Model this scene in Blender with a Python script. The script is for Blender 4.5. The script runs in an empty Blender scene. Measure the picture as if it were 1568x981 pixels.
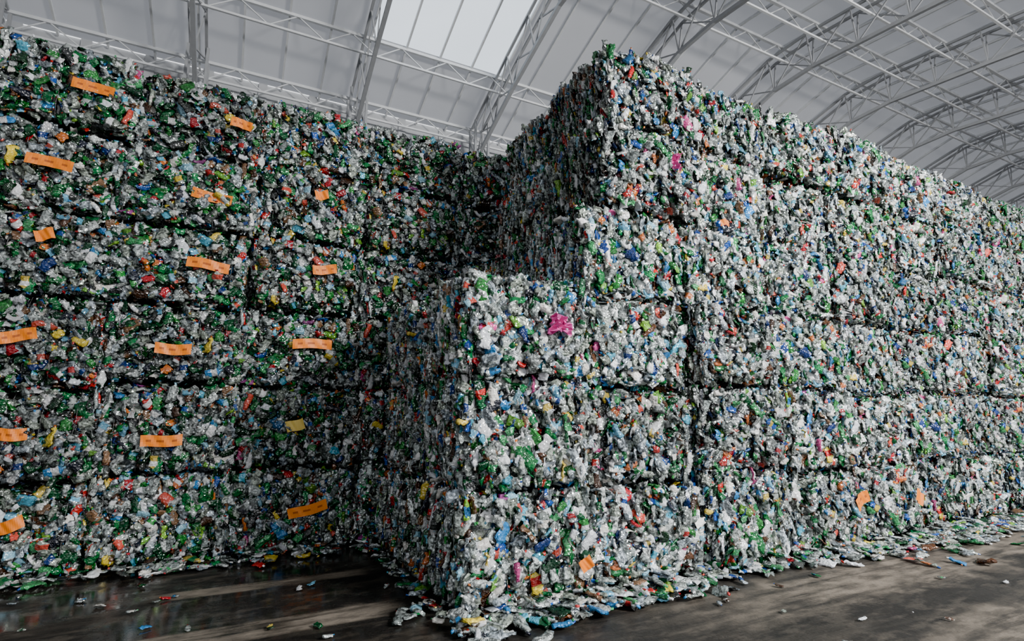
import bpy, math, random
import numpy as np
from mathutils import Vector, Matrix, Euler
R = np.random.RandomState(11)
random.seed(7)
scene = bpy.context.scene

def s2l(c):
    c = np.array(c, float)/255.0
    return np.where(c <= 0.04045, c/12.92, ((c+0.055)/1.055)**2.4)

# ------------------------------------------------------------------ materials
def new_mat(name):
    m = bpy.data.materials.new(name); m.use_nodes = True
    nt = m.node_tree
    return m, nt, nt.nodes, nt.links, nt.nodes["Principled BSDF"]

def plastic_mat():
    m, nt, N, L, p = new_mat("crushed_plastic")
    a = N.new("ShaderNodeAttribute"); a.attribute_name = "pcol"
    lz = N.new("ShaderNodeAttribute"); lz.attribute_name = "lz"
    oi = N.new("ShaderNodeObjectInfo")
    mr = N.new("ShaderNodeMapRange"); mr.inputs[3].default_value = 0.76; mr.inputs[4].default_value = 1.18
    L.new(oi.outputs["Random"], mr.inputs[0])
    tc = N.new("ShaderNodeTexCoord")
    vm = N.new("ShaderNodeVectorMath"); vm.operation = 'SCALE'
    L.new(a.outputs["Color"], vm.inputs[0]); L.new(mr.outputs[0], vm.inputs["Scale"])
    no = N.new("ShaderNodeTexNoise"); no.inputs["Scale"].default_value = 20; no.inputs["Detail"].default_value = 2
    no.inputs["Distortion"].default_value = .8
    L.new(tc.outputs["Object"], no.inputs["Vector"])
    cl = N.new("ShaderNodeMapRange"); cl.inputs[1].default_value = .41; cl.inputs[2].default_value = .60
    L.new(no.outputs[0], cl.inputs[0])
    cm = N.new("ShaderNodeMath"); cm.operation = 'MULTIPLY'
    iv = N.new("ShaderNodeMath"); iv.operation = 'SUBTRACT'; iv.inputs[0].default_value = 1
    L.new(a.outputs["Alpha"], iv.inputs[1]); L.new(iv.outputs[0], cm.inputs[0]); L.new(cl.outputs[0], cm.inputs[1])
    mx = N.new("ShaderNodeMix"); mx.data_type = 'RGBA'; L.new(cm.outputs[0], mx.inputs[0])
    L.new(vm.outputs[0], mx.inputs[6])
    dk = N.new("ShaderNodeVectorMath"); dk.operation = 'SCALE'; dk.inputs["Scale"].default_value = .20  # painted dark patches stand in for the dim interior behind clear plastic
    L.new(vm.outputs[0], dk.inputs[0]); L.new(dk.outputs[0], mx.inputs[7])
    L.new(mx.outputs[2], p.inputs["Base Color"])
    me_ = N.new("ShaderNodeMath"); me_.operation = 'MULTIPLY'; me_.inputs[1].default_value = .28
    L.new(iv.outputs[0], me_.inputs[0]); L.new(me_.outputs[0], p.inputs["Metallic"])
    p.inputs["Roughness"].default_value = 0.14
    p.inputs["IOR"].default_value = 1.8
    sn = N.new("ShaderNodeMath"); sn.operation = 'MULTIPLY'; sn.inputs[1].default_value = 420
    L.new(lz.outputs["Fac"], sn.inputs[0])
    s2 = N.new("ShaderNodeMath"); s2.operation = 'SINE'; L.new(sn.outputs[0], s2.inputs[0])
    s3 = N.new("ShaderNodeMath"); s3.operation = 'MULTIPLY'; s3.inputs[1].default_value = .08; L.new(s2.outputs[0], s3.inputs[0])
    vo = N.new("ShaderNodeTexVoronoi"); vo.inputs["Scale"].default_value = 34
    L.new(tc.outputs["Object"], vo.inputs["Vector"])
    ad = N.new("ShaderNodeMath"); ad.operation = 'ADD'; L.new(s3.outputs[0], ad.inputs[0]); L.new(vo.outputs["Distance"], ad.inputs[1])
    bp = N.new("ShaderNodeBump"); bp.inputs["Strength"].default_value = 0.85; bp.inputs["Distance"].default_value = 0.013
    L.new(ad.outputs[0], bp.inputs["Height"]); L.new(bp.outputs[0], p.inputs["Normal"])
    return m
MAT_PL = plastic_mat()

def simple(name, col, rough=.5, metal=0.0, noise=0.15, scale=6):
    m, nt, N, L, p = new_mat(name)
    c = s2l(col)
    no = N.new("ShaderNodeTexNoise"); no.inputs["Scale"].default_value = scale; no.inputs["Detail"].default_value = 5
    tc = N.new("ShaderNodeTexCoord"); L.new(tc.outputs["Object"], no.inputs["Vector"])
    mx = N.new("ShaderNodeMix"); mx.data_type = 'RGBA'
    mx.inputs[6].default_value = (*(c*(1-noise)), 1); mx.inputs[7].default_value = (*np.minimum(c*(1+noise), 1), 1)
    L.new(no.outputs[0], mx.inputs[0]); L.new(mx.outputs[2], p.inputs["Base Color"])
    p.inputs["Roughness"].default_value = rough; p.inputs["Metallic"].default_value = metal
    return m
MAT_STEEL = simple("galvanised_steel", (215, 217, 219), .5, 0)
MAT_STEEL_D = simple("truss_steel", (155, 157, 160), .5, 0)  # darker grey paints shadow-side lines into the roof steel
MAT_WALL = simple("wall_cladding", (175, 177, 180), .7)
MAT_TAG = simple("orange_tag_film", (235, 125, 0), .5, 0, .06, 10)
MAT_TAGY = simple("yellow_tag_film", (225, 195, 95), .45, 0, .08, 10)
MAT_INK = simple("tag_print", (165, 80, 8), .6)
MAT_PINK = simple("pink_film", (220, 95, 170), .3, 0, .35, 25)

def roof_mat(name, col, trans, tw):
    m, nt, N, L, p = new_mat(name)
    N.remove(p)
    out = [n for n in N if n.type == 'OUTPUT_MATERIAL'][0]
    d = N.new("ShaderNodeBsdfDiffuse"); t = N.new("ShaderNodeBsdfTranslucent")
    mx = N.new("ShaderNodeMixShader"); mx.inputs[0].default_value = tw
    no = N.new("ShaderNodeTexNoise"); no.inputs["Scale"].default_value = .6; no.inputs["Detail"].default_value = 6
    tc = N.new("ShaderNodeTexCoord"); L.new(tc.outputs["Object"], no.inputs["Vector"])
    c = N.new("ShaderNodeMix"); c.data_type = 'RGBA'
    k = s2l(col); c.inputs[6].default_value = (*(k*.85), 1); c.inputs[7].default_value = (*k, 1)
    L.new(no.outputs[0], c.inputs[0]); L.new(c.outputs[2], d.inputs[0])
    c2 = N.new("ShaderNodeMix"); c2.data_type = 'RGBA'
    k = s2l(trans); c2.inputs[6].default_value = (*(k*.85), 1); c2.inputs[7].default_value = (*k, 1)
    L.new(no.outputs[0], c2.inputs[0]); L.new(c2.outputs[2], t.inputs[0])
    L.new(d.outputs[0], mx.inputs[1]); L.new(t.outputs[0], mx.inputs[2]); L.new(mx.outputs[0], out.inputs[0])
    return m
MAT_ROOF = roof_mat("roof_membrane", (205, 206, 209), (150, 152, 157), .4)
MAT_SKY = roof_mat("skylight_sheet", (245, 248, 252), (238, 247, 255), .95)

def floor_mat():
    m, nt, N, L, p = new_mat("wet_asphalt")
    g = N.new("ShaderNodeNewGeometry")
    def noise(scale, sv, det=6):
        mp = N.new("ShaderNodeMapping"); mp.inputs["Scale"].default_value = sv
        L.new(g.outputs["Position"], mp.inputs[0])
        n = N.new("ShaderNodeTexNoise"); n.inputs["Scale"].default_value = scale; n.inputs["Detail"].default_value = det
        n.inputs["Roughness"].default_value = .65
        L.new(mp.outputs[0], n.inputs["Vector"]); return n.outputs[0]
    def rng(x, a, b, c=0, d=1):
        r = N.new("ShaderNodeMapRange"); r.inputs[1].default_value = a; r.inputs[2].default_value = b
        r.inputs[3].default_value = c; r.inputs[4].default_value = d; L.new(x, r.inputs[0]); return r.outputs[0]
    def mth(op, a, b=None):
        r = N.new("ShaderNodeMath"); r.operation = op
        for i, v in enumerate((a, b)):
            if v is None: continue
            if isinstance(v, (int, float)): r.inputs[i].default_value = v
            else: L.new(v, r.inputs[i])
        return r.outputs[0]
    def mixc(f, a, b):
        x = N.new("ShaderNodeMix"); x.data_type = 'RGBA'; L.new(f, x.inputs[0])
        for i, v in ((6, a), (7, b)):
            if isinstance(v, tuple): x.inputs[i].default_value = (*v, 1)
            else: L.new(v, x.inputs[i])
        return x.outputs[2]
    sx = N.new("ShaderNodeSeparateXYZ"); L.new(g.outputs["Position"], sx.inputs[0])
    X, Y = sx.outputs[0], sx.outputs[1]
    nb = noise(1.2, (1, 1, 1)); ns = noise(3.0, (.18, 1.6, 1)); nf = noise(30, (1, 1, 1), 3); nm = noise(5, (.6, 1.2, 1), 8)
    base = mixc(rng(nb, .35, .65), (.011, .0105, .010), (.026, .024, .022))
    base = mixc(mth('MULTIPLY', rng(ns, .5, .66), .4), base, (.10, .086, .07))
    base = mixc(mth('MULTIPLY', rng(nm, .50, .62), .6), base, (.085, .073, .06))
    def band(v, c, w, edge):
        return rng(mth('ABSOLUTE', mth('SUBTRACT', v, c)), w, w+edge, 1, 0)
    wob = mth('ADD', Y, mth('MULTIPLY', mth('SUBTRACT', nb, .5), 1.2))
    b1 = mth('MULTIPLY', band(wob, 3.75, .2, .35), rng(X, 3.0, 5.5))
    b2 = mth('MULTIPLY', band(wob, 2.4, .1, .3), rng(X, 3.5, 6.5))
    b3 = mth('MULTIPLY', band(Y, 6.5, .10, .05), band(X, .45, .8, .3))
    b4 = mth('MULTIPLY', band(Y, 5.25, .16, .05), band(X, .3, .8, .5))
    dry = mth('MINIMUM', mth('ADD', mth('ADD', b1, b2), mth('ADD', b3, b4)), 1.0)
    dry = mth('MULTIPLY', dry, mth('MULTIPLY', rng(ns, .36, .52), rng(nm, .38, .6, .3, 1)))
    base = mixc(mth('MULTIPLY', dry, .9), base, (.27, .23, .185))
    base = mixc(mth('MULTIPLY', rng(nf, .55, .75), .3), base, (.09, .08, .07))
    L.new(base, p.inputs["Base Color"])
    wet = mth('MULTIPLY', rng(nb, .40, .52), rng(X, 3.5, 1.0))
    wet = mth('MULTIPLY', wet, mth('SUBTRACT', 1.0, dry))
    rgh = rng(wet, 0, 1, .6, .08); L.new(rgh, p.inputs["Roughness"])
    p.inputs["Specular IOR Level"].default_value = .35
    bp = N.new("ShaderNodeBump"); bp.inputs["Distance"].default_value = .01
    L.new(rng(wet, 0, 1, .6, .06), bp.inputs["Strength"]); L.new(nf, bp.inputs["Height"])
    L.new(bp.outputs[0], p.inputs["Normal"])
    return m
MAT_FLOOR = floor_mat()

# ------------------------------------------------------------------ mesh helpers
def mesh_np(name, V, F, mat, col=None, lz=None, smooth=False):
    me = bpy.data.meshes.new(name)
    me.vertices.add(len(V)); me.vertices.foreach_set("co", V.astype(np.float32).ravel())
    me.loops.add(len(F)*4); me.loops.foreach_set("vertex_index", F.astype(np.int32).ravel())
    me.polygons.add(len(F)); me.polygons.foreach_set("loop_start", np.arange(0, len(F)*4, 4, dtype=np.int32))
    me.update(calc_edges=True)
    if col is not None:
        a = me.attributes.new("pcol", 'FLOAT_COLOR', 'FACE'); a.data.foreach_set("color", col.astype(np.float32).ravel())
    if lz is not None:
        a = me.attributes.new("lz", 'FLOAT', 'POINT'); a.data.foreach_set("value", lz.astype(np.float32))
    me.materials.append(mat)
    if smooth: me.shade_smooth()
    else: me.shade_flat()
    return me
def add(name, me, loc=(0, 0, 0), rot=(0, 0, 0), scale=(1, 1, 1)):
    o = bpy.data.objects.new(name, me); o.location = loc; o.rotation_euler = rot; o.scale = scale
    scene.collection.objects.link(o); return o

class Beams:
    def __init__(s): s.V = []; s.F = []; s.n = 0
    def b(s, p, q, w, h=None):
        h = h or w
        p = np.array(p, float); q = np.array(q, float); d = q-p; d /= np.linalg.norm(d)
        up = np.array((0, 0, 1.)) if abs(d[2]) < .95 else np.array((0, 1., 0))
        a = np.cross(d, up); a /= np.linalg.norm(a); c = np.cross(a, d)
        r = [(-1, -1), (1, -1), (1, 1), (-1, 1)]
        for e in (p, q):
            for i, j in r: s.V.append(e+a*i*w/2+c*j*h/2)
        n = s.n
        for i in range(4): s.F.append((n+i, n+(i+1) % 4, n+4+(i+1) % 4, n+4+i))
        s.F.append((n+3, n+2, n+1, n)); s.F.append((n+4, n+5, n+6, n+7)); s.n += 8
    def obj(s, name, mat):
        return add(name, mesh_np(name, np.array(s.V), np.array(s.F), mat))

# ------------------------------------------------------------------ plastic piece templates
def tmpl_bottle(seg=8):
    z = np.array([0, .03, .2, .35, .55, .70, .80, .89, 1.0, 1.0])
    r = np.array([.15, 1, .93, 1.0, .92, 1.0, .66, .34, .34, .05])
    nr = len(z); L = R.uniform(.20, .29); rad = R.uniform(.034, .046)
    th = np.arange(seg)/seg*2*np.pi + R.uniform(0, 1)
    fl = R.uniform(.3, .85)
    pts = np.zeros((nr, seg, 3))
    k = R.uniform(.6, 1.05, nr); k[-3:] = 1; sxx = R.normal(0, .12, nr)*rad; syy = R.normal(0, .14, nr)*rad
    bend = R.uniform(-.6, .6); tw = R.uniform(-.8, .8)
    squash = R.uniform(.7, 1.0)
    for i in range(nr):
        pts[i, :, 0] = np.cos(th)*r[i]*rad*(1.2 if z[i] < .8 else 1)*(2-k[i])*.95 + sxx[i] + bend*L*.3*(z[i]-.5)**2*2
        pts[i, :, 1] = np.sin(th)*r[i]*rad*(fl*k[i] if z[i] < .8 else .9) + syy[i]
        pts[i, :, 2] = (z[i]-.5)*L*squash
        c, s_ = math.cos(tw*z[i]), math.sin(tw*z[i])
        x, y = pts[i, :, 0].copy(), pts[i, :, 1].copy()
        pts[i, :, 0] = x*c-y*s_; pts[i, :, 1] = x*s_+y*c
    jit = R.normal(0, .13, (nr, seg, 3))*rad; jit[-3:] *= .1; jit[0] = 0
    pts += jit
    F = []; zone = []
    for i in range(nr-1):
        for j in range(seg):
            F.append((i*seg+j, i*seg+(j+1) % seg, (i+1)*seg+(j+1) % seg, (i+1)*seg+j))
            zone.append(2 if i >= nr-3 else (1 if .3 < z[i] < .6 else 0))
    lz = np.repeat(z*L, seg) if R.rand() < .6 else np.zeros(nr*seg)
    return pts.reshape(-1, 3), np.array(F), np.array(zone), lz
def tmpl_sheet():
    nx, ny = 4, 6; w = R.uniform(.06, .11); h = R.uniform(.10, .17)
    x, y = np.meshgrid(np.linspace(-.5, .5, nx)*w, np.linspace(-.5, .5, ny)*h)
    P = np.stack([x, R.normal(0, .012, x.shape), y], -1)+R.normal(0, .005, x.shape+(3,))
    F = [(i*nx+j, i*nx+j+1, (i+1)*nx+j+1, (i+1)*nx+j) for i in range(ny-1) for j in range(nx-1)]
    return P.reshape(-1, 3), np.array(F), np.ones(len(F), int), np.zeros(nx*ny)
def tmpl_cap():
    seg = 8; r = .016; th = np.arange(seg)/seg*2*np.pi
    rings = [(r, -.009), (r, .007), (r*.9, .009), (.001, .009)]
    P = np.array([[(math.cos(t)*a, b, math.sin(t)*a) for t in th] for a, b in rings])
    F = [(i*seg+j, i*seg+(j+1) % seg, (i+1)*seg+(j+1) % seg, (i+1)*seg+j) for i in range(3) for j in range(seg)]
    return P.reshape(-1, 3), np.array(F), np.full(len(F), 2), np.zeros(4*seg)
NB = 18
T = [tmpl_bottle() for _ in range(NB)] + [tmpl_sheet() for _ in range(5)] + [tmpl_cap()]
TP = np.array([.047]*NB+[.020]*5+[.04]); TP /= TP.sum()
TPB = np.array([.055]*NB+[.002]*5+[.0]); TPB /= TPB.sum()

PAL = {k: [s2l(c) for c in v] for k, v in dict(
    clear=[(228, 236, 234), (208, 218, 216), (190, 202, 200), (208, 222, 232), (198, 210, 196), (176, 186, 182)],
    white=[(248, 249, 250), (240, 242, 244), (236, 240, 247), (242, 238, 230)],
    green=[(12, 128, 64), (26, 146, 82), (10, 104, 58), (70, 168, 102), (48, 150, 64)],
    dgreen=[(9, 68, 40), (14, 84, 50), (30, 66, 40)],
    blue=[(28, 88, 178), (52, 140, 208), (122, 194, 228), (22, 56, 124), (90, 184, 214), (155, 208, 230)],
    red=[(208, 32, 30), (174, 24, 40), (218, 84, 68)],
    yellow=[(235, 208, 65), (212, 186, 78)], orange=[(230, 124, 45), (200, 112, 62)],
    brown=[(104, 66, 42), (75, 50, 34), (140, 105, 76)], pink=[(214, 78, 148), (150, 70, 135)],
    lime=[(142, 202, 60), (114, 178, 62)], dark=[(42, 44, 46), (62, 66, 64), (34, 38, 52)]).items()}
ALPHA = dict(clear=.0, green=.3, dgreen=.35, blue=.6, brown=.6, lime=.5)
W_LIGHT = dict(clear=.61, white=.12, green=.085, dgreen=.028, blue=.068, red=.012, yellow=.006, orange=.009, brown=.022, pink=.005, lime=.009, dark=.026)
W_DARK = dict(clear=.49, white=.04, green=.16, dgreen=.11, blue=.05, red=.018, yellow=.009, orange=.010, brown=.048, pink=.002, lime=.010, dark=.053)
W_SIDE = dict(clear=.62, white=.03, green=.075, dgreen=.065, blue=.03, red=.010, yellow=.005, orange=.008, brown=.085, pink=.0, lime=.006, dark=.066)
LAB = dict(white=.36, clear=.06, blue=.23, red=.15, green=.12, yellow=.03, orange=.03, dark=.02, lime=.01)
CAP = dict(white=.36, blue=.27, red=.11, green=.16, yellow=.03, orange=.03, dark=.04)
def pick(w, n, dull=1.0):
    ks = list(w); p = np.array([w[k] for k in ks]); p /= p.sum()
    idx = R.choice(len(ks), n, p=p); out = np.ones((n, 4))
    for i in range(len(ks)):
        s = np.where(idx == i)[0]
        if len(s):
            pal = np.array(PAL[ks[i]]); out[s, :3] = pal[R.randint(len(pal), size=len(s))]; out[s, 3] = ALPHA.get(ks[i], 1)
    out[:, :3] *= R.uniform(.6, 1.12, (n, 1))*dull
    return np.minimum(out, 1)

class Acc:
    def __init__(s): s.V = []; s.F = []; s.C = []; s.L = []; s.n = 0
    def add(s, V, F, C, lz=None):
        s.V.append(V.astype(np.float32)); s.F.append((F+s.n).astype(np.int32)); s.C.append(C.astype(np.float32)); s.n += len(V)
        s.L.append(np.zeros(len(V)) if lz is None else lz)
    def pieces(s, pos, M, scale, w, dull=1.0, tp=None):
        n = len(pos); ti = R.choice(len(T), n, p=TP if tp is None else tp)
        for t in range(len(T)):
            q = np.where(ti == t)[0]
            if not len(q): continue
            V, F, Z, lz = T[t]; m = len(q)
            P = np.einsum('nij,nvj->nvi', M[q], V[None]*scale[q][:, None, :]) + pos[q][:, None]
            body = pick(w, m, dull); lab = pick(LAB, m, dull*.9); lab[:, 3] = 1; cap = pick(CAP, m, dull); cap[:, 3] = 1
            hasl = R.rand(m) < .22
            if t < NB: lab[~hasl] = body[~hasl]
            else:
                use = R.rand(m) < .7; lab[use] = body[use]
            pc = np.stack([body, lab, cap], 1)
            C = pc[:, Z, :]
            C[..., :3] *= R.uniform(.94, 1.06, C.shape[:2]+(1,))
            FF = (F[None]+(np.arange(m)*len(V))[:, None, None]).reshape(-1, 4)
            s.add(P.reshape(-1, 3), FF, np.minimum(C, 1).reshape(-1, 4), np.tile(lz, m))
    def mesh(s, name):
        return mesh_np(name, np.concatenate(s.V), np.concatenate(s.F), MAT_PL, np.concatenate(s.C), np.concatenate(s.L), True)

def frames(n, nrm, long_dir, tilt, spin, n_):
    z = long_dir + R.normal(0, tilt, (n_, 3)); z /= np.linalg.norm(z, axis=1, keepdims=True)
    y = nrm[None] + R.normal(0, spin, (n_, 3)); y -= (y*z).sum(1, keepdims=True)*z
    y /= np.linalg.norm(y, axis=1, keepdims=True)+1e-9
    x = np.cross(y, z)
    return np.stack([x, y, z], 2)

HX, HY, HZ = .70, .70, .485
def make_bale(name, weights, dull=1.0):
    ph = R.uniform(0, 6.28, 12); A = Acc()
    wires = np.array([-.78, -.4, -.02, .38, .76])+R.normal(0, .04, 5)
    tl = R.normal(0, .025, (6, 2))
    def surf(fi, s, t, off):
        edge = np.abs(s)**6*.085+np.abs(t)**6*.095
        ls = .045*np.sin(3.1*s+ph[fi])*np.cos(2.7*t+ph[fi+1])+.025*np.sin(8*s+ph[fi+2]+3*t)*np.sin(7*t+ph[fi+3])+tl[fi, 0]*s+tl[fi, 1]*t
        pinch = 0
        if fi in (0, 1, 4, 5):
            for w in wires: pinch = pinch + .06*np.exp(-((s-w)/.055)**2)
        d = off-edge+ls-pinch+.025
        if fi == 0: return np.stack([s*HX, -(HY+d), t*HZ], -1)
        if fi == 1: return np.stack([s*HX, (HY+d), t*HZ], -1)
        if fi == 2: return np.stack([-(HX+d), s*HY, t*HZ], -1)
        if fi == 3: return np.stack([(HX+d), s*HY, t*HZ], -1)
        if fi == 4: return np.stack([s*HX, t*HY, (HZ+d*.5)], -1)
        return np.stack([s*HX, t*HY, -(HZ+d*.5)], -1)
    nr = [(0, -1, 0), (0, 1, 0), (-1, 0, 0), (1, 0, 0), (0, 0, 1), (0, 0, -1)]
    for fi in range(6):
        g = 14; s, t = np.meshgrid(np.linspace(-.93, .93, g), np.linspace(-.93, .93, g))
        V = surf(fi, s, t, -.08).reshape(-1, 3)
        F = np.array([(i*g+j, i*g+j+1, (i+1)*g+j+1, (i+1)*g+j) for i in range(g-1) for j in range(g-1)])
        C = pick(W_SIDE, len(F), .25); C[:, 3] = 1  # core colours darkened to paint shade into the gaps between pieces
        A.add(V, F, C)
        n = np.array(nr[fi], float)
        passes = [(230, -.09, -.03, .34, .6, None, (.65, 1.0)), (190, -.04, .035, .22, .4, TPB, (.72, 1.08))] if fi < 2 else \
                 ([(430, -.06, .02, 0, 0, None, None)] if fi < 4 else [(110, -.05, .02, .28, .5, None, (.65, 1.0))])
        for cnt, o0, o1, tilt, spin, tp, kr in passes:
            s = R.uniform(-.98, .98, cnt); t = R.uniform(-.94, .94, cnt)
            pos = surf(fi, s, t, 0) + n*R.uniform(o0, o1, cnt)[:, None]
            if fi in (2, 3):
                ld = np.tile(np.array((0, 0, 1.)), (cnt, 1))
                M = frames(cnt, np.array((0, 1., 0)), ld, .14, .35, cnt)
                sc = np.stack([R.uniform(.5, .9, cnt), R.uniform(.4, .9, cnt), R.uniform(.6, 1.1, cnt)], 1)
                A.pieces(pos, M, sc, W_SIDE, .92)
            else:
                ang = R.uniform(0, 2*np.pi, cnt)
                a = np.array((1., 0, 0)); b = np.array((0, 0, 1.)) if fi < 2 else np.array((0, 1., 0))
                vb = 1.6 if fi < 2 else 1
                ld = np.cos(ang)[:, None]*a+np.sin(ang)[:, None]*b*vb
                if fi < 2:
                    e = (np.abs(t) > .83) & (R.rand(cnt) < .6); ld[e] = a+R.normal(0, .25, (int(e.sum()), 3))
                ld /= np.linalg.norm(ld, axis=1, keepdims=True)
                M = frames(cnt, n, ld, tilt, spin, cnt)
                k = R.uniform(kr[0], kr[1], cnt)
                sc = np.stack([k*R.uniform(.8, 1.2, cnt), k*R.uniform(.7, 1.1, cnt), k*R.uniform(.75, 1.05, cnt)], 1)
                A.pieces(pos, M, sc, weights, dull, tp)
    for w in wires:
        for fi in (0, 1):
            t = np.linspace(-1, 1, 10); P = surf(fi, np.full(10, w), t, .035)
            r = .0025; V = np.concatenate([P+np.array(o) for o in ((-r, -r, 0), (r, -r, 0), (r, r, 0), (-r, r, 0))])
            F = np.array([(k*10+i, k*10+i+1, ((k+1) % 4)*10+i+1, ((k+1) % 4)*10+i) for k in range(4) for i in range(9)])
            C = np.tile(np.array((.12, .12, .12, 1)), (len(F), 1)); A.add(V, F, C)
    return A.mesh(name)
LIGHT = [make_bale("bale_light", W_LIGHT, 1.0) for _ in range(5)]
DARK = [make_bale("bale_mixed_dimmed", W_DARK, .76) for _ in range(4)]  # greener mix, colours also dulled to paint in the left stack's dimmer light

bales = []
def place(meshes, idx, x, y, z, jit=.03, zs=1.0):
    me = meshes[idx % len(meshes)]
    base = random.choice([(0, 0, 0), (math.pi, 0, 0), (0, math.pi, 0), (0, 0, math.pi)])
    rot = (base[0]+random.gauss(0, .014), base[1]+random.gauss(0, .016), base[2]+random.gauss(0, .03))
    sc = (random.uniform(.99, 1.04), random.uniform(.98, 1.03), random.uniform(.99, 1.02)*zs)
    o = add("plastic_bottle_bale", me, (x+random.uniform(-.025, .025), y+random.uniform(-jit, jit), z), rot, sc)
    bales.append(o); return o
LH = 1.03
def heights(var):
    h = np.array([random.uniform(1-var, 1+var) for _ in range(6)]); h *= 6/h.sum()*random.uniform(.985, 1.015)
    return h
lx = [-5.13, -3.65, -2.17, -.70, .80, 2.33, 3.85, 5.35]
for i, x in enumerate(lx):
    hs = heights(.045)
    for l in range(6):
        zc = (hs[:l].sum()+hs[l]/2)*LH
        for r in range(2):
            if r == 1 and l < 5 and i not in (0, 7): continue
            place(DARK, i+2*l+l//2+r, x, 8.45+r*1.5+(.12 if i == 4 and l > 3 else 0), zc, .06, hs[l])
off = [0, .03, 0, .06, .27, .47]
for c in range(9):
    hs = heights(.02 if c < 2 else .06)
    hs[:3] *= [1.0, 1.0, 1.0, 1, 1, 1, 1, 1, 1][c]
    hs[3:] *= [1, 1.075, 1.06, 1.04, 1.01, 1, 1, .99, .98][c]
    for l in range(6):
        if l >= 3 and c == 0: continue
        zc = (hs[:l].sum()+hs[l]/2)*LH
        for r in range(2):
            if r == 1 and l < 5 and c > 1: continue
            xx = 1.83+.74+c*1.48+off[l]
            dy = [0, .02, .04, .19, .14, .17][l] if c < 4 else .06
            place(LIGHT, c+2*l+r*3, xx, 5.33+r*1.5+dy, zc, .10, hs[l])

# ------------------------------------------------------------------ litter on floor
A = Acc()
def litter(x, y, z, sc=1.0):
    n = len(x); pos = np.stack([x, y, z], 1)
    ang = R.uniform(0, 2*np.pi, n); ld = np.stack([np.cos(ang), np.sin(ang), 0*ang], 1)
    M = frames(n, np.array((0, 0, 1.)), ld, .12, .25, n)
    k = R.uniform(.75, 1.1, n)*sc
    A.pieces(pos, M, np.stack([k, k*.8, k], 1), W_LIGHT)
n = 440; x = R.uniform(1.8, 14.5, n); d = np.abs(R.normal(0, .18, n)); litter(x, 4.55-d, .03+.14*np.exp(-d*7)*R.rand(n))
n = 130; x = R.uniform(1.75, 4.6, n); d = np.abs(R.normal(0, .2, n)); litter(x, 4.5-d, .04+.18*np.exp(-d*6)*R.rand(n), 1.15)
n = 240; x = R.uniform(7.0, 14, n); d = np.abs(R.normal(0, .35, n)); litter(x, 4.5-d, .03+.08*np.exp(-d*7)*R.rand(n), 1.1)
n = 25; litter(R.uniform(2.5, 12, n), R.uniform(2.6, 4.2, n), np.full(n, .022), .5)
add("scattered_plastic_litter", A.mesh("litter"))
A = Acc()
n = 220; x = R.uniform(-5, 1.7, n); d = np.abs(R.normal(0, .14, n)); litter(x, 7.62-d, .03+.12*np.exp(-d*8)*R.rand(n))
n = 50; y = R.uniform(4.6, 7.6, n); d = np.abs(R.normal(0, .06, n)); litter(1.76-d, y, .03+.05*R.rand(n), .8)
n = 40; litter(R.uniform(-3, 1.6, n), R.uniform(4.4, 7.4, n), np.full(n, .022), .5)
litter(np.array([1.45, 1.55, 1.38, 1.6, 1.5]), np.array([4.95, 4.9, 4.85, 5.0, 5.05]), np.full(5, .03), .9)
litter(np.array([-.66]), np.array([5.0]), np.array([.03]), 1)
add("scattered_plastic_litter", A.mesh("litter"))

# ------------------------------------------------------------------ tags (parts of the bale they are stuck on)
bpy.context.view_layer.update()
def attach(o):
    p = o.location
    b = min(bales, key=lambda q: (q.location-p).length)
    o.parent = b; o.matrix_parent_inverse = b.matrix_world.inverted()
def tag(name, x, y, z, w=.46, h=.12, rot=0.0, mat=MAT_TAG, ink=True):
    nx, ny = 17, 6; V = []; F = []
    p1, p2 = random.uniform(0, 6), random.uniform(0, 6)
    for j in range(ny):
        for i in range(nx):
            s = i/(nx-1)-.5; t = j/(ny-1)-.5
            dy = .014*math.sin(s*6+p1)+.004*math.sin(s*19+p2+t*4)
            px, pz = s*w, t*h+.010*math.sin(s*5+p2)
            c, q = math.cos(rot), math.sin(rot)
            V.append((px*c-pz*q, dy, px*q+pz*c))
    for j in range(ny-1):
        for i in range(nx-1): F.append((j*nx+i, j*nx+i+1, (j+1)*nx+i+1, (j+1)*nx+i))
    me = mesh_np(name, np.array(V), np.array(F), mat); me.materials.append(MAT_INK)
    if ink:
        for f in me.polygons:
            i = f.index % (nx-1); j = f.index//(nx-1)
            if j == 2 and w > .25 and i in (2, 3, 6, 7, 8, 12, 13): f.material_index = 1
    o = add(name, me, (x, y, z)); attach(o)
    return o
YL = 7.61; YR = 4.50
for (x, z, w, r) in [(-1.84, 5.69, .42, -.1), (-.22, 5.63, .26, -.1), (-2.14, 4.65, .44, -.08), (-.48, 4.54, .46, -.12),
                     (.86, 4.82, .18, .2), (-2.09, 3.78, .18, .3), (-.45, 3.63, .48, -.08), (.96, 3.74, .32, .12), (-2.19, 2.61, .34, .2),
                     (-.73, 2.54, .38, .0), (.86, 2.69, .50, .02), (-2.12, 1.55, .28, 0), (-.75, 1.45, .42, .04),
                     (.93, .54, .48, .22), (-2.02, .61, .24, .3)]:
    tag("orange_tag", x, YL, z, w, .13, r)
tag("yellow_tag", .71, YL, 1.61, .22, .14, .3, MAT_TAGY)
tag("orange_tag", 7.59, YR, .615, .3, .16, .4)
tag("orange_tag", 8.99, YR, .56, .2, .18, -.5)
tag("orange_tag", 3.08, YR-.03, .36, .14, .12, .5)
tag("orange_tag", 5.39, YR+.05, 4.17, .16, .08, .1)
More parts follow.
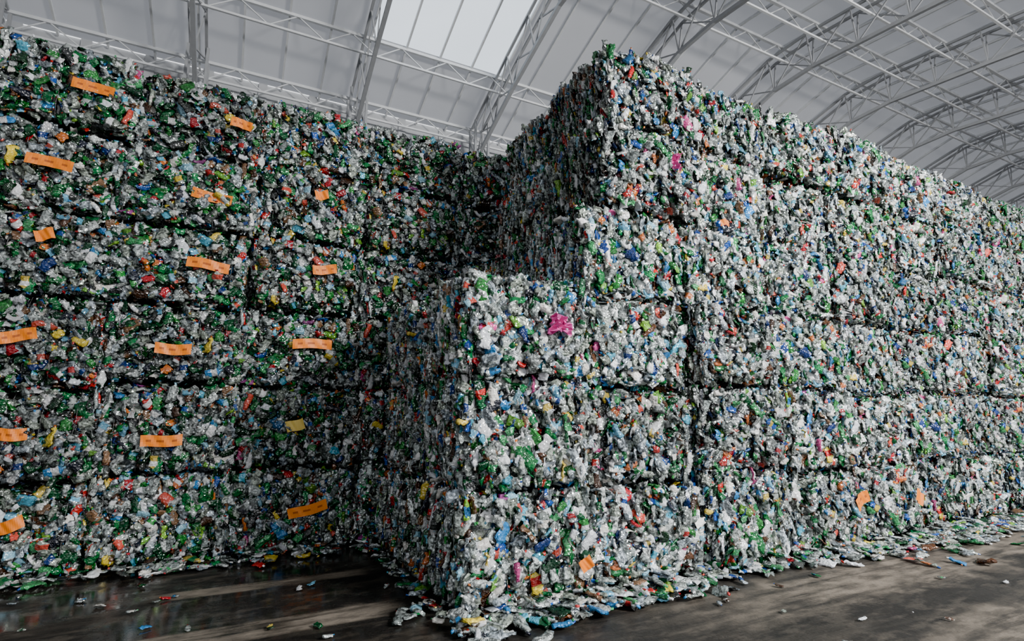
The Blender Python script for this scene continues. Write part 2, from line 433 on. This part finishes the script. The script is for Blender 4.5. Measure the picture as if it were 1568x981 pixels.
def film(x, y, z, w, h):
    g = 12; V = []; F = []
    for j in range(g):
        for i in range(g):
            s = i/(g-1)-.5; t = j/(g-1)-.5; rr = 1+.3*math.sin(3*math.atan2(t, s)+x)
            V.append((s*w*rr+random.gauss(0, .01), random.gauss(0, .035), t*h*rr+random.gauss(0, .01)))
    for j in range(g-1):
        for i in range(g-1): F.append((j*g+i, j*g+i+1, (j+1)*g+i+1, (j+1)*g+i))
    attach(add("pink_film", mesh_np("film", np.array(V), np.array(F), MAT_PINK), (x, y, z)))
film(2.84, YR-.0, 2.66, .22, .18); film(4.66, YR+.13, 4.87, .14, .2)

# ------------------------------------------------------------------ building
def zr(y):
    return float(np.interp(y, [-10, 0, 5, 8.5, 11, 13.9], [9.6, 11.0, 11.6, 11.9, 11.15, 10.0]))
X0, X1 = -12.0, 48.0
YS = [-10, -6, -2, 0, 2.5, 5, 7, 8.5, 9.6, 11.9, 12.9, 13.9]
def roof_obj(name, cells, mat):
    V = []; F = []
    for (xa, xb, ya, yb) in cells:
        n = len(V); V += [(xa, ya, zr(ya)), (xb, ya, zr(ya)), (xb, yb, zr(yb)), (xa, yb, zr(yb))]; F.append((n, n+1, n+2, n+3))
    return add(name, mesh_np(name, np.array(V, float), np.array(F), mat))
cells = []; sky = []
TX = [-12+.0, -8.6, -5.0, -1.4, 2.25, 5.75, 9.3, 12.9, 16.5, 20.1, 23.7, 27.3, 30.9, 34.5, 38.1, 41.7, 45.3, 48]
for a, b in zip(TX[:-1], TX[1:]):
    for ya, yb in zip(YS[:-1], YS[1:]):
        if ya in (8.5, 9.6) and abs(a-2.25) < .01: sky.append((a, b, ya, yb))
        else: cells.append((a, b, ya, yb))
roof_obj("ceiling", cells, MAT_ROOF)
roof_obj("window_1", sky, MAT_SKY)

B = Beams()
for a, b in zip(TX[:-1], TX[1:]):
    for k in range(4):
        x = a+(b-a)*k/4
        for ya, yb in zip(YS[:-1], YS[1:]):
            B.b((x, ya, zr(ya)-.05), (x, yb, zr(yb)-.05), .045, .07)
B.obj("ceiling_ribs", MAT_STEEL)
B = Beams()
for y in [-6, -3.5, -1, .6, 2.1, 3.5, 4.9, 6.2, 7.4, 8.5, 11.9, 13.6]:
    zt = zr(y)-.1; zb = zt-.42
    B.b((X0, y, zt), (X1, y, zt), .07); B.b((X0, y, zb), (X1, y, zb), .05)
    x = X0; k = 0
    while x < X1-.6:
        B.b((x, y, zt if k % 2 else zb), (x+.6, y, zb if k % 2 else zt), .022); x += .6; k += 1
B.obj("lattice_purlins", MAT_STEEL)
for x in TX[1:-1]:
    B = Beams(); ys = np.arange(-9.5, 13.6, 1.15); D = 1.05
    for i in range(len(ys)-1):
        a, b = ys[i], ys[i+1]
        for dx in (-.16, .16):
            B.b((x+dx, a, zr(a)-.16), (x+dx, b, zr(b)-.16), .06)
        B.b((x, a, zr(a)-D), (x, b, zr(b)-D), .09)
        B.b((x-.16, a, zr(a)-.16), (x, b, zr(b)-D), .03); B.b((x+.16, b, zr(b)-.16), (x, a, zr(a)-D), .03)
        B.b((x-.16, a, zr(a)-.16), (x, a, zr(a)-D), .03); B.b((x+.16, a, zr(a)-.16), (x, a, zr(a)-D), .03)
    yb = 13.35
    for dx, dy in ((-.2, -.2), (.2, -.2), (-.2, .2), (.2, .2)):
        B.b((x+dx, yb+dy, 0), (x+dx, yb+dy, zr(yb+dy)-.2), .06)
    z = 0; k = 0
    while z < 9.4:
        s = 1 if k % 2 else -1
        B.b((x-.2*s, yb-.2, z), (x+.2*s, yb-.2, z+.6), .03); B.b((x-.2, yb-.2*s, z), (x-.2, yb+.2*s, z+.6), .03)
        B.b((x+.2, yb-.2*s, z), (x+.2, yb+.2*s, z+.6), .03); z += .6; k += 1
    B.obj("roof_truss", MAT_STEEL_D)

def wall(name, p0, p1, h, t=.12):
    B = Beams(); p0 = np.array(p0, float); p1 = np.array(p1, float)
    B.b((*p0, h/2), (*p1, h/2), t, h)
    L_ = np.linalg.norm(p1-p0); n = int(L_/1.2)
    for i in range(n+1):
        q = p0+(p1-p0)*i/n; B.b((*q, .0), (*q, h), .2, .2)
    return B.obj(name, MAT_WALL)
wall("wall_back", (X0, 14.0), (X1, 14.0), 10.0)
wall("wall_left", (X0-.1, -10), (X0-.1, 13.9), 9.7)

fm = mesh_np("floor", np.array([(-40, -40, 0), (80, -40, 0), (80, 14.1, 0), (-40, 14.1, 0)], float), np.array([(0, 1, 2, 3)]), MAT_FLOOR)
add("floor", fm)

# ------------------------------------------------------------------ light
w = bpy.data.worlds.new("World"); scene.world = w; w.use_nodes = True
bg = w.node_tree.nodes["Background"]; bg.inputs[0].default_value = (.95, .97, 1, 1); bg.inputs[1].default_value = 3.0
def area(name, loc, target, sx, sy, power, col=(1, 1, 1)):
    l = bpy.data.lights.new(name, 'AREA'); l.shape = 'RECTANGLE'; l.size = sx; l.size_y = sy; l.energy = power; l.color = col
    o = bpy.data.objects.new(name, l); o.location = loc; scene.collection.objects.link(o)
    o.rotation_euler = (Vector(target)-Vector(loc)).to_track_quat('-Z', 'Y').to_euler()
area("front_fill_lamp", (10, -7, 8.3), (8, 4.6, 3.2), 4, 2.0, 6800, (1, .985, .96))  # added fill lamp out of view, brightens the stacks from the front
scene.view_settings.view_transform = 'AgX'
scene.view_settings.look = 'AgX - Punchy'

# ------------------------------------------------------------------ camera
cd = bpy.data.cameras.new("camera"); cd.lens = 18.73; cd.sensor_width = 36
cam = bpy.data.objects.new("camera", cd); cam.location = (0, 0, 1.8)
cam.rotation_euler = (math.radians(99.6), 0, math.radians(-27.1))
scene.collection.objects.link(cam); scene.camera = cam
